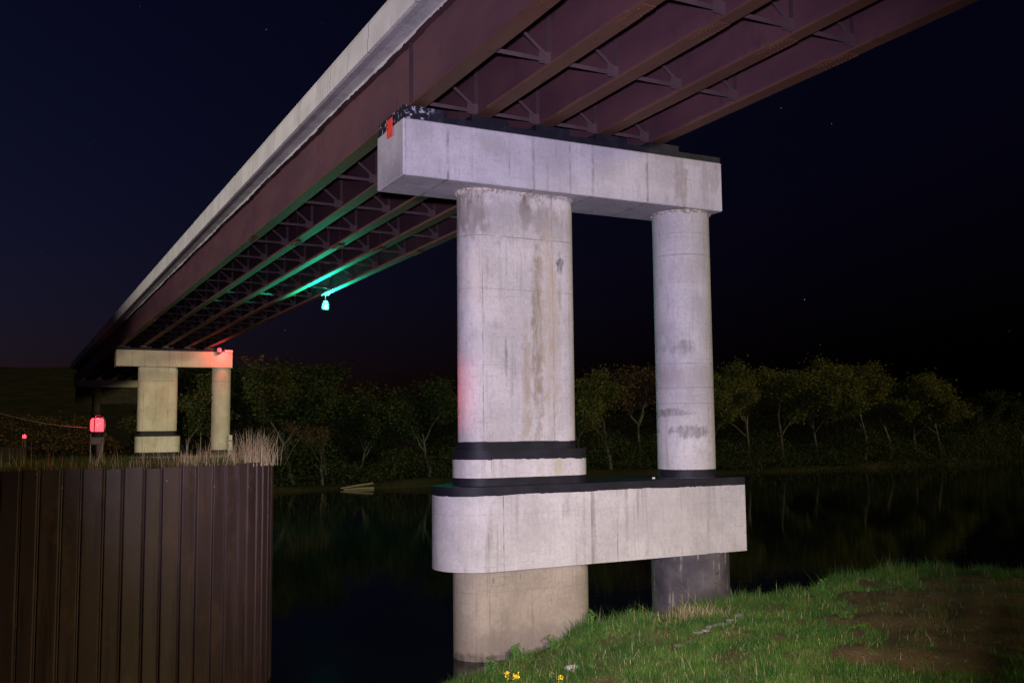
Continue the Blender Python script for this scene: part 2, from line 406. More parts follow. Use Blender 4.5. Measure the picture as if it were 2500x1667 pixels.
def lump(x, y, s=1.0):
    return (np.sin(x * 1.7 * s + 1.3) * np.cos(y * 2.1 * s) + .6 * np.sin(x * 3.9 * s + y * 2.7 * s) + .4 * np.cos(y * 6.1 * s - x * 4.3 * s)) * .035
def bank_z(x, y):
    x = np.asarray(x, float); y = np.asarray(y, float)
    yc = np.interp(x, CX, CY); zc = np.interp(x, CX, CZ)
    z = np.minimum(near_z(x, np.minimum(y, yc)), -1.4)
    over = np.maximum(y - yc, 0)
    return z - .8 * over - .25 * over ** 2 * (over < 3) + lump(x, y)
def grid_mesh(xs, ys, zf):
    X, Y = np.meshgrid(xs, ys); Z = zf(X, Y)
    v = np.stack([X, Y, Z], -1).reshape(-1, 3); nx = len(xs)
    f = [(j * nx + i, j * nx + i + 1, (j + 1) * nx + i + 1, (j + 1) * nx + i) for j in range(len(ys) - 1) for i in range(nx - 1)]
    mb = MB(); mb.v = [tuple(q) for q in v]; mb.f = f
    return mb
def dirt_mask(x, y):
    # the bare sandy flat on the right of the bank
    u = np.maximum(np.abs((x - 11.2) - (y + 7.0) * .75) / 5.0, np.abs(y + 7.2 + (x - 11) * .22) / 3.1)
    n = np.sin(x * 2.3 + y) * .12 + np.sin(x * 5.1 - y * 3.7) * .10 + np.cos(y * 7.3 + x * 2.2) * .08
    small = (np.sin(x * 3.1 + .7) * np.sin(y * 3.7 + 1.1) + .5 * np.sin(x * 7.7 - y * 5.1) > .93) & (x > 4.5)
    return (u + n < 1.0) | small
xs = np.concatenate([np.linspace(-45, -6, 30, endpoint=False), np.linspace(-6, 20, 150), np.linspace(21, 70, 25)])
ys = np.concatenate([np.linspace(-70, -14, 30, endpoint=False), np.linspace(-14, 2, 100), np.linspace(2.6, 6, 6)])
bank = grid_mesh(xs, ys, lambda x, y: np.maximum(bank_z(x, y), -8.5)).build('near_bank', M['soil'], smooth=60)
bank['kind'] = 'structure'
t = NT('bank_soil', .95, .1)
gm = t.step(t.noise(.55, 4), .35, .6)
c = t.mix(t.noise(2.5, 5), (.072, .050, .022), (.155, .112, .056))
c = t.mix(t.step(t.noise(9, 5), .58, .7), c, (.2, .165, .115))
c = t.mix(t.mth('MULTIPLY', t.step(t.noise(1.3, 5), .5, .62), .6), c, (.05, .045, .022)); t.bump(t.noise(14, 6), .8, .03)
bank.data.materials[0] = t.col(c)

t = NT('still_river_water', .04, .5)
t.b.inputs['IOR'].default_value = 1.33
t.bump(t.mth('ADD', t.noise(.8, 3, (1, 2.2, 1)), t.mth('MULTIPLY', t.noise(3.5, 2, (1, 2, 1)), .3)), .06, .05)
t.col((.004, .006, .005))
riv = MB().add([(-700, -80, WATER), (700, -80, WATER), (700, 85, WATER), (-700, 85, WATER)], [(0, 1, 2, 3)]).build('river_water', t.m)
riv['kind'] = 'structure'

def far_z(x, y):
    base = -6.6 + np.clip((y - 60.5 - .05 * np.maximum(x - 40, 0)) / 3.0, 0, 1) * 1.9 + np.clip((y - 66) / 30, 0, 1) * 1.4
    ridge = np.interp(x, [-400, -120, -45, 11, 46, 58, 85, 160, 400], [26, 26, 24, 24.6, 20.5, 17, 11, 7, 6])
    h = np.clip((y - 120) / 270, 0, 1); h = h * h * (3 - 2 * h)
    return base + (ridge + 3) * h + np.sin(x * .11 + y * .05) * .3 + np.sin(x * .4 + 1) * np.cos(y * .35) * .12
fx = np.concatenate([np.linspace(-700, -60, 25, endpoint=False), np.linspace(-60, 150, 71), np.linspace(160, 700, 20)])
fy = np.concatenate([np.linspace(59.5, 72, 14), np.linspace(74, 120, 16), np.linspace(130, 420, 24), np.linspace(450, 900, 6)])
t = NT('far_ground', .95, .1)
c = t.mix(t.step(t.noise(.22, 5), .4, .62), (.026, .03, .013), (.05, .042, .022)); t.bump(t.noise(2, 5), 1, .2)
far = grid_mesh(fx, fy, far_z).build('far_bank_and_hill', t.col(c), smooth=60); far['kind'] = 'structure'

# ------------------------------------------------------------------ near pier
ZB, ZT, CL, CW = 5.6367, 6.9567, 9.1, 1.7858
YC = CW / 2
def make_pier(name, loc, mats, far=False):
    root = empty(name, loc)
    g = lambda k: M[mats.get(k, k)]
    # cap beam with softened arrises
    e = .025
    mb = MB()
    out = [(e, 0), (CL - e, 0), (CL, e), (CL, CW - e), (CL - e, CW), (e, CW), (0, CW - e), (0, e)]
    inn = [(e * 1.3, e), (CL - e * 1.3, e), (CL - e, e * 1.3), (CL - e, CW - e * 1.3), (CL - e * 1.3, CW - e), (e * 1.3, CW - e), (e, CW - e * 1.3), (e, e * 1.3)]
    mb.v = [(*p, ZB) for p in inn] + [(*p, ZB + e) for p in out] + [(*p, ZT - e) for p in out] + [(*p, ZT) for p in inn]
    for k in range(3):
        mb.f += [(k * 8 + i, k * 8 + (i + 1) % 8, k * 8 + 8 + (i + 1) % 8, k * 8 + 8 + i) for i in range(8)]
    mb.f += [tuple(range(7, -1, -1)), tuple(range(24, 32))]
    mb.build('cap_beam', g('cap'), root)
    plt, st, sb = (-.60, -1.43, -3.3287) if not far else (.12, -1.65, -3.3)
    up_ = stadium(2.25, 4.34, YC, .5); lo_ = stadium(2.27, 4.47, YC, .65)
    MB().prism(up_, plt - .02, ZB + .01, rings=1).build('oblong_column', g('column'), root, 40)
    MB().prism(circle(8.3545, YC, .7644), st - .02, ZB + .01).build('round_column', g('round'), root, 40)
    MB().prism(lo_, st - .02, plt).build('plinth', g('plinth'), root, 40)
    tie = stadium(2.12, 9.4687, YC, 1.0, square_right=True)
    MB().prism(tie, sb, st).build('tie_beam', g('strut'), root, 40)
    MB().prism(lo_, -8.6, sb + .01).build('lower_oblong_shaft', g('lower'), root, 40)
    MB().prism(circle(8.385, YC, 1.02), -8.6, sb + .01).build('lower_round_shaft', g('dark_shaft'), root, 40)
    bl = M['black']
    if not far:
        ragged_band(up_, -.41, plt + .002, .008, 1).build('painted_band', bl, root, 40)
        ragged_band(lo_, -.82, plt + .006, .016, 2, top=1).build('painted_band', bl, root, 40)
        lo2 = ragged_band(lo_, st + .004, -1.24, 0, 3); 
        lo2.build('painted_band', bl, root, 40)
        ragged_band(tie, -1.62, st + .006, .010, 4, top=1).build('painted_band', bl, root, 40)
        ragged_band(circle(8.3545, YC, .7644), st + .008, -1.21, .0, 5).build('painted_band', bl, root, 40)
    else:
        ragged_band(up_, .42, plt + .002, .0, 1).build('painted_band', bl, root, 40)
        ragged_band(lo_, -.02, plt + .006, .0, 2, top=1).build('painted_band', bl, root, 40)
        ragged_band(lo_, st + .004, -1.3, 0, 3).build('painted_band', bl, root, 40)
        ragged_band(circle(8.3545, YC, .7644), st + .008, -1.2, 0, 5).build('painted_band', bl, root, 40)
    # black upstand and bearing blocks under the girders
    bc = M['black_chip'] if not far else bl
    MB().box(.02, CL - .02, .03, CW - .03, ZT - .01, ZT + .155).build('upstand', bc, root)
    for k, gx in enumerate((.47, 2.15, 3.86, 5.57, 7.2)):
        b = (.025, 1.04) if k == 0 else (gx - .42, gx + .52)
        MB().box(b[0], b[1], .04, CW - .04, ZT + .15, ZT + .31).build('bearing_block', bc, root)
        MB().box(gx - .2, gx + .2, YC - .25, YC + .25, ZT + .305, ZT + .395).build('bearing_pad', M['metal'], root)
    return root
def collar(root, pts, z, seed):
    # crumbled grout bead where the column meets the cap
    r = random.Random(seed); o = refine(offset(pts, .0), .06); mb = MB(); n = len(o)
    q = offset(o, .05); v = []
    for i in range(n):
        k = r.random(); a = Vector(o[i]); b = Vector(q[i]); p = a.lerp(b, .3 + .9 * k)
        v += [(*a, z - .02 - .10 * r.random()), (p.x, p.y, z - .02 - .03 * k), (p.x, p.y, z + .004)]
    f = []
    for i in range(n):
        j = (i + 1) % n
        f += [(3 * i, 3 * j, 3 * j + 1, 3 * i + 1), (3 * i + 1, 3 * j + 1, 3 * j + 2, 3 * i + 2)]
    mb.add(v, f).build('grout_collar', M['grout'], root)
M['grout'] = plain('crumbled_grout', (.24, .20, .15), (.45, .41, .35), 12, .95, .1, bump=.6)
pier = make_pier('bridge_pier', (0, 0, 0), {})
collar(pier, stadium(2.25, 4.34, YC, .5), ZB, 3); collar(pier, circle(8.3545, YC, .7644), ZB, 4)
put(pier, 'tall pale concrete pier in front with thick black painted bands and rounded tie beam', 'bridge pier', 'bridge piers')
fm = {k: 'far' for k in ('cap', 'column', 'round', 'plinth', 'strut', 'lower', 'dark_shaft')}
pier2 = make_pier('bridge_pier', (-1.0412, 62.5812, -.4693), fm, far=True)
put(pier2, 'distant beige pier standing behind the grassy sheet pile cell, red lamp on its cap', 'bridge pier', 'bridge piers')
# third, smaller pier far behind
p3 = empty('bridge_pier', (-2.1, 98.5, 0))
MB().box(0, 9.6, 0, 1.2, 5.0, 5.82).build('cap_beam', M['far'], p3)
for x in (1.9, 7.6): MB().prism(circle(x, .6, .45, 24), -6, 5.01).build('round_column', M['abut'], p3, 40)
for k in range(5):
    MB().box(.7 + 1.7 * k, 1.3 + 1.7 * k, .3, .9, 5.815, 6.56 - k * 0).build('bearing_block', M['black'], p3)
    MB().box(.6 + 1.7 * k, 1.4 + 1.7 * k, .22, .98, 6.3, 6.36).build('bearing_pad', M['stone'], p3)
put(p3, 'farthest low pier cap, dim behind the red lamp and left of the beige pier', 'bridge pier', 'bridge piers')
# plate on the cap end
pl = empty('reflector_plate', (-.03, .815, 6.9))
MB().box(-.012, .0, -.185, .185, -.19, .24).build('panel', M['plate'], pl)
for z in (.12, .03): MB().tube([(-.025, .1, z), (-.005, .1, z)], .014, 8).build('bolt', M['black'], pl)
MB().box(.0, .03, -.03, .03, -.15, .2).build('bracket', M['metal'], pl)
put(pl, 'small bright orange-red reflector plate on the left end of the front pier cap', 'reflector')

# ------------------------------------------------------------------ bridge superstructure (local y runs along the bridge)
bridge = empty('steel_girder_bridge')
bridge.rotation_euler = (-.0075, 0, .016637)
put(bridge, 'steel girder bridge running overhead with brown beams, cross bracing and concrete parapet', 'bridge')
Y0, Y1 = -34.0, 118.0
ZF, ZS = 7.3567, 9.03          # underside of bottom flange, deck soffit
GX = (.465, 2.155, 3.865, 5.575, 7.22)
XL, XR = -.262, 7.95
mb = MB().box(XL, XR, Y0, Y1, ZS + .003, ZS + .25)
mb.build('deck_slab', M['deck'], bridge)
# parapet profile: drip edge, face, slightly set back top
for sgn, xe in ((1, XL), (-1, XR)):
    prof = [(-.035, -.03), (-.035, .30), (-.012, .33), (-.012, .62), (.02, .77), (.24, .77), (.30, .26), (.30, .252), (.055, .252), (.055, -.03)]
    mb = MB(); n = len(prof); yy = np.linspace(Y0, Y1, 40)
    for y in yy: mb.v += [(xe + sgn * a, y, ZS + b) for a, b in prof]
    for k in range(len(yy) - 1):
        for i in range(n):
            j = (i + 1) % n; q = (k * n + i, k * n + j, (k + 1) * n + j, (k + 1) * n + i)
            mb.f.append(q if sgn < 0 else q[::-1])
    mb.f += [tuple(range(n)), tuple((len(yy) - 1) * n + i for i in range(n))]
    mb.build('parapet', M['parapet'], bridge)
TF = .045
stiff = MB().box(-.10, -.008, -.009, .009, ZF + TF + .003, ZS - .06).mesh('stiffener'); stiff.materials.append(M['stiff'])
for gi, gx in enumerate(GX):
    gdr = MB().box(gx - .008, gx + .008, Y0, Y1, ZF + TF - .002, ZS - .035).build('girder', M['web'], bridge)
    MB().box(gx - .2, gx + .2, Y0, Y1, ZS - .04, ZS + .001).build('top_flange', M['web'], gdr)
    # bottom flange is wider over the piers than in the spans
    hw = .19; nw = .155; mb = MB()
    segs = [(Y0, -6.06, nw), (-6.06, 17.0, hw), (17.0, 45, nw), (45, 78, hw), (78, Y1, nw)]
    for a, b, h in segs: mb.box(gx - h, gx + h, a + .001, b - .001, ZF, ZF + TF)
    mb.build('bottom_flange', M['flange'], gdr)
    for ys_ in (-6.06, 17.0, 45.0):
        s_ = MB().box(gx - nw + .01, gx + nw - .01, ys_ - .45, ys_ + .45, ZF - .022, ZF - .001)
        for i in range(8):
            for sx in (-.1, .1): s_.prism(circle(gx + sx, ys_ - .38 + .108 * i, .018, 6), ZF - .04, ZF - .02)
        s_.build('splice_plate', M['flange'], gdr)
        s_ = MB()
        for sd in (-1, 1): s_.box(gx + sd * .0085 if sd > 0 else gx - .022, gx + .022 if sd > 0 else gx - .0085, ys_ - .3, ys_ + .3, ZF + .15, ZS - .15)
        s_.build('web_splice', M['web'], gdr)
    if gi == 0:
        # deck concrete slopped over the flange edge, its lower rim ragged
        r = random.Random(5); yy = np.arange(-16, 60, .07); k = 0; mb = MB(); n = len(yy)
        low = []
        for y in yy:
            if r.random() < .35: k = r.random() ** 2
            low.append(ZS - .07 - .05 * k - .02 * math.sin(y * .8))
        mb.add([(gx - .205, y, ZS + .0) for y in yy] + [(gx - .208, y, l) for y, l in zip(yy, low)], [(i, n + i, n + i + 1, i + 1) for i in range(n - 1)])
        mb.build('ragged_haunch', M['deck'], gdr)
rows = [.45 + 3.52 * k for k in range(-9, 28)]
ch = MB()
def angle_bar(a, b, leg, th):
    a = Vector(a); b = Vector(b); m_ = MB(); d = (b - a).normalized(); u = Vector((0, 1, 0)).cross(d).normalized()
    m_.bar(a, b, th, leg)
    m_2 = MB(); off = Vector((0, leg / 2, 0)) - u * (leg / 2 - th / 2)
    m_2.bar(a + off, b + off, leg, th); m_.add(m_2.v, m_2.f)
    return m_
SP = 1.70
meshes = {}
for nm, mm in (('bottom_chord', angle_bar((.02, 0, ZF + .20), (SP - .02, 0, ZF + .20), .09, .013)),
               ('diagonal', angle_bar((.06, -.02, ZS - .22), (SP - .12, -.02, ZF + .27), .075, .012)),
               ('top_chord', angle_bar((.02, 0, ZS - .20), (SP - .02, 0, ZS - .20), .09, .012)),
               ('gusset', MB().box(SP - .30, SP - .012, .012, .024, ZF + .12, ZF + .38))):
    meshes[nm] = mm.mesh(nm); meshes[nm].materials.append(M['brace'])
for y in rows:
    for b in range(4):
        cf = empty('cross_frame', (GX[b], y, 0), bridge)
        k = (GX[b + 1] - GX[b]) / SP; cf.scale = (k, 1, 1)
        for nm, me in meshes.items(): inst(nm, me, cf)
    for gx in GX:
        if y < 75 and (gx > 1 or abs(y - .45) < 1): inst('stiffener', stiff, bridge, (gx, y + .03, 0))
# abutment at the far end
ab = empty('abutment', (-1.6, 116.9, 0))
MB().box(0, 8.6, 0, 1.0, 3.6, 6.3).build('wall', M['abut'], ab); MB().box(-.25, .15, -.1, 1.2, 6.0, 7.6).build('end_post', M['far'], ab)
put(ab, 'dark abutment wall closing the far end of the bridge', 'abutment')

# ------------------------------------------------------------------ sheet pile cells
def make_cell(cx, cy, R, ztop, npile, label, phase=0.0):
    root = empty('sheet_pile_cell', (cx, cy, 0))
    dth = 2 * math.pi / npile
    mss = []
    for alt in (0, 1):
        wv = dth * (1.10 if alt == 0 else .90)
        # plan profile of one pile: flat pan, rolled shoulder, recessed interlock
        prof = [(0, R - .045), (.05, R - .042), (.085, R - .006), (.12, R), (.87, R), (.91, R - .008), (.94, R - .035), (1.0, R - .045)]
        mb = MB(); n = len(prof)
        for z in (-8.2, ztop): mb.v += [(r * math.cos(s * wv), r * math.sin(s * wv), z) for s, r in prof]
        mb.v += [((r - .02) * math.cos(s * wv), (r - .02) * math.sin(s * wv), ztop) for s, r in prof]
        mb.v += [((r - .02) * math.cos(s * wv), (r - .02) * math.sin(s * wv), ztop - .6) for s, r in prof]
        for k in range(3): mb.f += [(k * n + i, k * n + i + 1, (k + 1) * n + i + 1, (k + 1) * n + i) for i in range(n - 1)]
        # the rolled interlock bead
        a = wv * .985; r = R - .034
        mb.prism([(r * math.cos(a) + .018 * math.cos(q), r * math.sin(a) + .018 * math.sin(q)) for q in [i * math.pi / 3 for i in range(6)]], -8.2, ztop - .01)
        me = mb.mesh('sheet_pile'); me.materials.append(M['pile']); mss.append(me)
    a = phase
    for i in range(npile):
        o = inst('sheet_pile', mss[i % 2], root, (0, 0, random.uniform(-.03, .012)), a)
        a += dth * (1.10 if i % 2 == 0 else .90)
    n = 72
    rr = [0, R * .35, R * .7, R * .92, R - .1]; mb = MB(); mb.v = [(0, 0, ztop - .02)]
    for r in rr[1:]:
        for i in range(n):
            t_ = 2 * math.pi * i / n; mb.v.append((r * math.cos(t_), r * math.sin(t_), ztop - .06 + .05 * math.sin(3 * t_ + r) - (.05 if r > R * .9 else 0)))
    mb.f = [(0, 1 + i, 1 + (i + 1) % n) for i in range(n)]
    for k in range(3): mb.f += [(1 + k * n + i, 1 + (k + 1) * n + i, 1 + (k + 1) * n + (i + 1) % n, 1 + k * n + (i + 1) % n) for i in range(n)]
    mb.build('soil_fill', M['soil'], root, 60)
    put(root, label, 'sheet pile cell', 'round sheet pile cells')
    return root
def nearer(x, y, z, k=.56):
    return CAM + (Vector((x, y, z)) - CAM) * k
ZC = nearer(0, 0, -1.26).z; RC = 3.64
E_ = nearer(1.49, 18.72, 0).to_2d(); e_ = (E_ - CAM.to_2d()).normalized(); nl = Vector((-e_.y, e_.x))
CELL = E_ + nl * RC
make_cell(CELL.x, CELL.y, RC, ZC, 66, 'large brown steel sheet pile cell in the left foreground with grass on top')
E2 = Vector((-7.2, 73.0)); e2 = (E2 - Vector((CAM.x, CAM.y))).normalized(); n2 = Vector((-e2.y, e2.x))
CELL2 = E2 + n2 * 6.5
make_cell(CELL2.x, CELL2.y, 6.5, -1.3, 66, 'far small sheet pile cell at the left edge below the small red light', .2)

# ------------------------------------------------------------------ lanterns
def lantern(loc, mat, col, power, label, post=0.0, hang=False, size=.13, glow=None):
    r = empty('navigation_light', loc)
    s = size / .13
    # lens: a fat dioptric drum with a domed top
    prof = [(.0, -.13), (.10, -.13), (.125, -.09), (.13, 0), (.125, .09), (.10, .13), (.05, .155), (0, .16)]
    mb = MB(); n = 16
    for pr, pz in prof: mb.v += [(max(pr, .001) * s * math.cos(2 * math.pi * i / n), max(pr, .001) * s * math.sin(2 * math.pi * i / n), pz * s) for i in range(n)]
    for k in range(len(prof) - 1): mb.f += [(k * n + i, k * n + (i + 1) % n, (k + 1) * n + (i + 1) % n, (k + 1) * n + i) for i in range(n)]
    mb.build('lens', mat, r, 50)
    if hang:
        MB().prism(circle(0, 0, .11 * s, 16), .15 * s, .22 * s).build('lamp_cap', M['metal'], r)
        MB().tube([(0, 0, .2), (0, 0, hang)], .025, 8).build('hanger_rod', M['metal'], r)
        MB().box(-.2, .2, -.03, .03, hang - .02, hang + .03).build('clamp', M['metal'], r)
    else:
        MB().prism(circle(0, 0, .14 * s, 16), -.22 * s, -.12 * s).build('lamp_base', M['black'], r)
        MB().prism(circle(0, 0, .10 * s, 16), .13 * s, .19 * s).build('lamp_cap', M['black'], r)
    for k in range(5):
        a_ = .5 + k * 2 * math.pi / 5; cx_, cy_ = .148 * s * math.cos(a_), .148 * s * math.sin(a_)
        MB().tube([(cx_, cy_, -.15 * s), (cx_, cy_, .10 * s), (cx_ * .6, cy_ * .6, .17 * s)], .010 * s, 5).build('guard_bar', M['black'], r)
    if post:
        MB().box(-.15, .13, -.10, .10, -.40, -.17).build('battery_box', M['wood'], r)
        MB().prism(circle(.05, .02, .075, 12), -post, -.39).build('post', M['wood'], r, 40)
        MB().tube([(.09, -.1, -.36), (.10, -.13, -.5), (.07, -.14, -.64), (-.02, -.15, -.76), (-.12, -.15, -.80)], .006, 6).build('cable', M['wire'], r)
        MB().tube([(-.13, -.08, -.38), (-.13, -.08, -post)], .008, 6).build('conduit', M['wire'], r)
    d = bpy.data.lights.new('lamp_glow', 'POINT'); d.energy = power; d.color = col; d.shadow_soft_size = .05
    o = bpy.data.objects.new('lamp_glow', d); C.objects.link(o); o.parent = r
    o.location = glow or ((0, -.1 * s, .26 * s) if not hang else (0, -.3, .05))
    put(r, label, 'navigation light')
    return r
RL = nearer(-4.99, 19.2, .17)
lantern(RL, M['red_lens'], (1, .03, .05), 42, 'large glowing red lamp on a post among the grass of the sheet pile cell', post=.86, size=.145)
light('lamp_beam', 'SPOT', RL + Vector((.16, -.1, 0)), (1.75, .9, .75), 1500, (1, .04, .06), spot_size=rad(17), spot_blend=1.0, shadow_soft_size=.08)
lantern((-7.4, 72.6, -.42), M['red_lens'], (1, .03, .05), 60, 'small red light at the far left above the distant sheet pile cell', post=.9, size=.16)
lantern((6.92, 62.34, 6.62), M['red_lens'], (1, .05, .06), 330, 'red lamp glowing at the right end of the distant pier cap', size=.17, glow=(.25, -.6, -.1))
lantern((6.78, 30.1, 6.52), M['green_lens'], (.02, 1, .55), 3800, 'green lamp hanging under the middle of the bridge span', hang=.62, size=.16, glow=(0, -.35, -.15))
jb = empty('junction_box', (7.45, 62.42, 6.42)); MB().box(-.05, .6, 0, .14, .06, .24).build('case', M['stone'], jb); MB().box(.2, .3, .14, .16, .0, .3).build('bracket', M['metal'], jb)
put(jb, 'small pale box on top of the distant pier cap beside its red lamp', 'box')
pb = empty('gauge_board', (7.98, 62.6, -1.5)); MB().box(-.14, .16, -.0, .03, -.6, 1.05).build('board', M['stone'], pb)
for z in (-.35, .55): MB().box(-.145, .165, -.004, -.001, z, z + .07).build('stripe', M['black'], pb)
put(pb, 'white striped board fixed to the round column of the distant pier', 'gauge board')
# overhead wire from the lamp to the left
pa, pb_ = Vector((RL[0] - .2, RL[1], RL[2] - .05)), nearer(-10.5, 11.5, 1.5)
wi = MB().tube([pa.lerp(pb_, k / 14) - Vector((0, 0, .35 * 4 * (k / 14) * (1 - k / 14) * .5)) for k in range(15)], .004, 5).build('overhead_wire', M['wire'])
put(wi, 'thin pale wire strung from the large red lamp out of the picture at left', 'wire')

# ------------------------------------------------------------------ grass
def blades(pos, h, lean, width, rs, segs=2, droop=.35):
    """one mesh of bent tapering blades; pos Nx3, h N heights"""
    n = len(pos); az = rs.uniform(0, 2 * np.pi, n); ln = rs.normal(0, lean, n) + lean * .6
    side = np.stack([-np.sin(az), np.cos(az), np.zeros(n)], 1); out = np.stack([np.cos(az), np.sin(az), np.zeros(n)], 1)
    wv = width * rs.uniform(.6, 1.3, n)
    V = []
    K = segs
    for k in range(K):
        s = k / K; c = pos + out * (ln * h * (s + droop * s * s))[:, None] + np.array([0, 0, 1]) * (h * s * (1 - .12 * s))[:, None]
        wk = (wv * (1 - s * .6))[:, None]; V += [c - side * wk / 2, c + side * wk / 2]
    tip = pos + out * (ln * h * (1 + droop))[:, None] + np.array([0, 0, 1]) * (h * .9)[:, None]
    V.append(tip)
    V = np.stack(V, 1).reshape(-1, 3); st = 2 * K + 1
    i = np.arange(n) * st; F = []
    tris = []
    for k in range(K - 1):
        tris += [np.stack([i + 2 * k, i + 2 * k + 1, i + 2 * k + 3], 1), np.stack([i + 2 * k, i + 2 * k + 3, i + 2 * k + 2], 1)]
    tris.append(np.stack([i + 2 * K - 2, i + 2 * K - 1, i + 2 * K], 1))
    return V, np.concatenate(tris)
def np_mesh(name, V, F, mat, parent=None):
    me = bpy.data.meshes.new(name)
    me.vertices.add(len(V)); me.vertices.foreach_set('co', np.asarray(V, np.float32).ravel())
    k = F.shape[1]
    me.loops.add(F.size); me.loops.foreach_set('vertex_index', F.ravel().astype(np.int32))
    me.polygons.add(len(F)); me.polygons.foreach_set('loop_start', np.arange(0, F.size, k, dtype=np.int32))
    me.update(calc_edges=True); me.validate()
    me.materials.append(mat)
    return inst(name, me, parent)
def leafmat(name, a, b, scale, rough=.6, trans=.25):
    t = NT(name, rough, .25)
    c = t.mix(t.step(t.noise(scale, 3), .35, .65), a, b)
    c = t.mix(t.mth('MULTIPLY', t.step(t.noise(scale * 25, 2), .45, .75), .5), c, tuple(q * 1.5 for q in b))
    t.col(c)
    tr = t.t.nodes.new('ShaderNodeBsdfTranslucent'); t.t.links.new(c, tr.inputs[0])
    mx = t.t.nodes.new('ShaderNodeMixShader'); mx.inputs[0].default_value = trans
    o = t.t.nodes['Material Output']
    t.t.links.new(t.b.outputs[0], mx.inputs[1]); t.t.links.new(tr.outputs[0], mx.inputs[2]); t.t.links.new(mx.outputs[0], o.inputs[0])
    return t.m
M['grass'] = leafmat('spring_grass', (.028, .090, .012), (.075, .150, .022), 1.1)
M['reed'] = leafmat('dry_straw', (.30, .22, .12), (.46, .36, .22), 2.0)
M['moss'] = leafmat('olive_grass', (.05, .07, .02), (.09, .095, .03), .8)
def vis(x, y):
    d = np.stack([x - CAM.x, y - CAM.y], 1); return d @ np.array([fwd.x, fwd.y])
N = 640000
gx = rng.uniform(-1.5, 24, N); gy = rng.uniform(-13, .6, N)
yc = np.interp(gx, CX, CY)
keep = (gy < yc + .35) & (vis(gx, gy) > 12.5)
patch = np.sin(gx * 1.9 + .5) * np.sin(gy * 2.3) + .6 * np.sin(gx * 4.3 - gy * 3.1) + .4 * np.sin(gx * 9.1 + gy * 7.7)
dm = dirt_mask(gx, gy)
keep &= ~(dm & (rng.random(N) > .05)) & (rng.random(N) < np.clip(.85 + .25 * patch, .25, 1))
# the trampled stony strip running up the bank
sd = np.abs((gy + 4.5) - (gx - 3.99) * .41 - .12 * np.sin(gx * 5)); strip = (sd < .10) & (gx > 3.6) & (gx < 7.0)
keep &= ~(strip & (rng.random(N) > .12))
gx, gy, patch = gx[keep], gy[keep], patch[keep]
gz = bank_z(gx, gy); ok = gz > WATER + .02
gx, gy, gz, patch = gx[ok], gy[ok], gz[ok], patch[ok]
edge = np.clip(1 - np.abs(gy - np.interp(gx, CX, CY)) / .9, 0, 1)
hh = rng.gamma(5, .0165, len(gx)) * (1 + .35 * patch) * (1 + 1.3 * edge * (gx > 3)) + .02
V, F = blades(np.stack([gx, gy, gz - .01], 1), hh, .42, .0105, rng)
put(np_mesh('grass', V, F, M['grass']), 'short green spring grass covering the sloping river bank', 'grass', kind='stuff')
sel = rng.random(len(gx)) < .035
V, F = blades(np.stack([gx, gy, gz - .01], 1)[sel], hh[sel] * 1.25, .6, .010, rng)
put(np_mesh('dead_grass', V, F, M['reed']), 'dead straw blades scattered through the green grass of the bank', 'grass', kind='stuff')
# grass on the cells
for (cc, RR, zc_, n, seed) in ((CELL, RC, ZC, 15000, 3), (CELL2, 6.5, -1.3, 2500, 4)):
    rs = np.random.default_rng(seed)
    r = (RR - .12) * np.sqrt(rs.random(n)); a = rs.uniform(0, 2 * np.pi, n)
    P = np.stack([cc.x + r * np.cos(a), cc.y + r * np.sin(a), np.full(n, zc_ - .09)], 1)
    V, F = blades(P, rs.uniform(.08, .26, n), .35, .012, rs)
    put(np_mesh('grass', V, F, M['moss']), 'low olive grass growing on top of the ' + ('large foreground' if seed == 3 else 'far left') + ' sheet pile cell', 'grass', kind='stuff')
rs = np.random.default_rng(11)
n = 650; a = np.radians(-150 + 175 * rs.beta(1.6, 1.0, n)); r = rs.uniform(2.2, RC - .1, n)
P = np.stack([CELL.x + r * np.cos(a), CELL.y + r * np.sin(a), np.full(n, ZC - .1)], 1)
V, F = blades(P, rs.gamma(6, .055, n), .24, .011, rs, 3)
put(np_mesh('dry_stalks', V, F, M['reed']), 'scattered thin dry grass stalks along the top of the foreground sheet pile cell', 'grass', kind='stuff')
def tuft(name, loc, n, spread, h0, h1, lean, seed, label, mat='reed', wd=.013):
    rs = np.random.default_rng(seed)
    P = np.stack([rs.normal(0, spread, n), rs.normal(0, spread * .7, n), np.zeros(n) - .05], 1)
    V, F = blades(P, rs.uniform(h0, h1, n), lean, wd, rs, 4)
    o = np_mesh(name, V, F, M[mat]); o.location = loc
    put(o, label, 'grass tuft'); return o
tuft('dry_grass_tuft', nearer(.42, 16.75, -1.31), 260, .26, .25, .95, .36, 21, 'big tuft of tall dry straw grass at the right rim of the cell', wd=.012)
tuft('dry_grass_tuft', nearer(-.75, 16.2, -1.31), 60, .22, .2, .45, .25, 22, 'thin dry grass tuft left of the big straw tuft on the cell rim')
tuft('dry_grass_tuft', nearer(-2.2, 15.8, -1.31), 110, .2, .2, .45, .3, 23, 'sparse dry grass tuft on the cell rim below the distant oblong column')
tuft('dry_grass_tuft', (5.8, -2.75, float(bank_z(5.8, -2.75))), 330, .38, .18, .42, .9, 24, 'flattened straw coloured grass tuft on the bank in front of the dark round shaft', wd=.014)

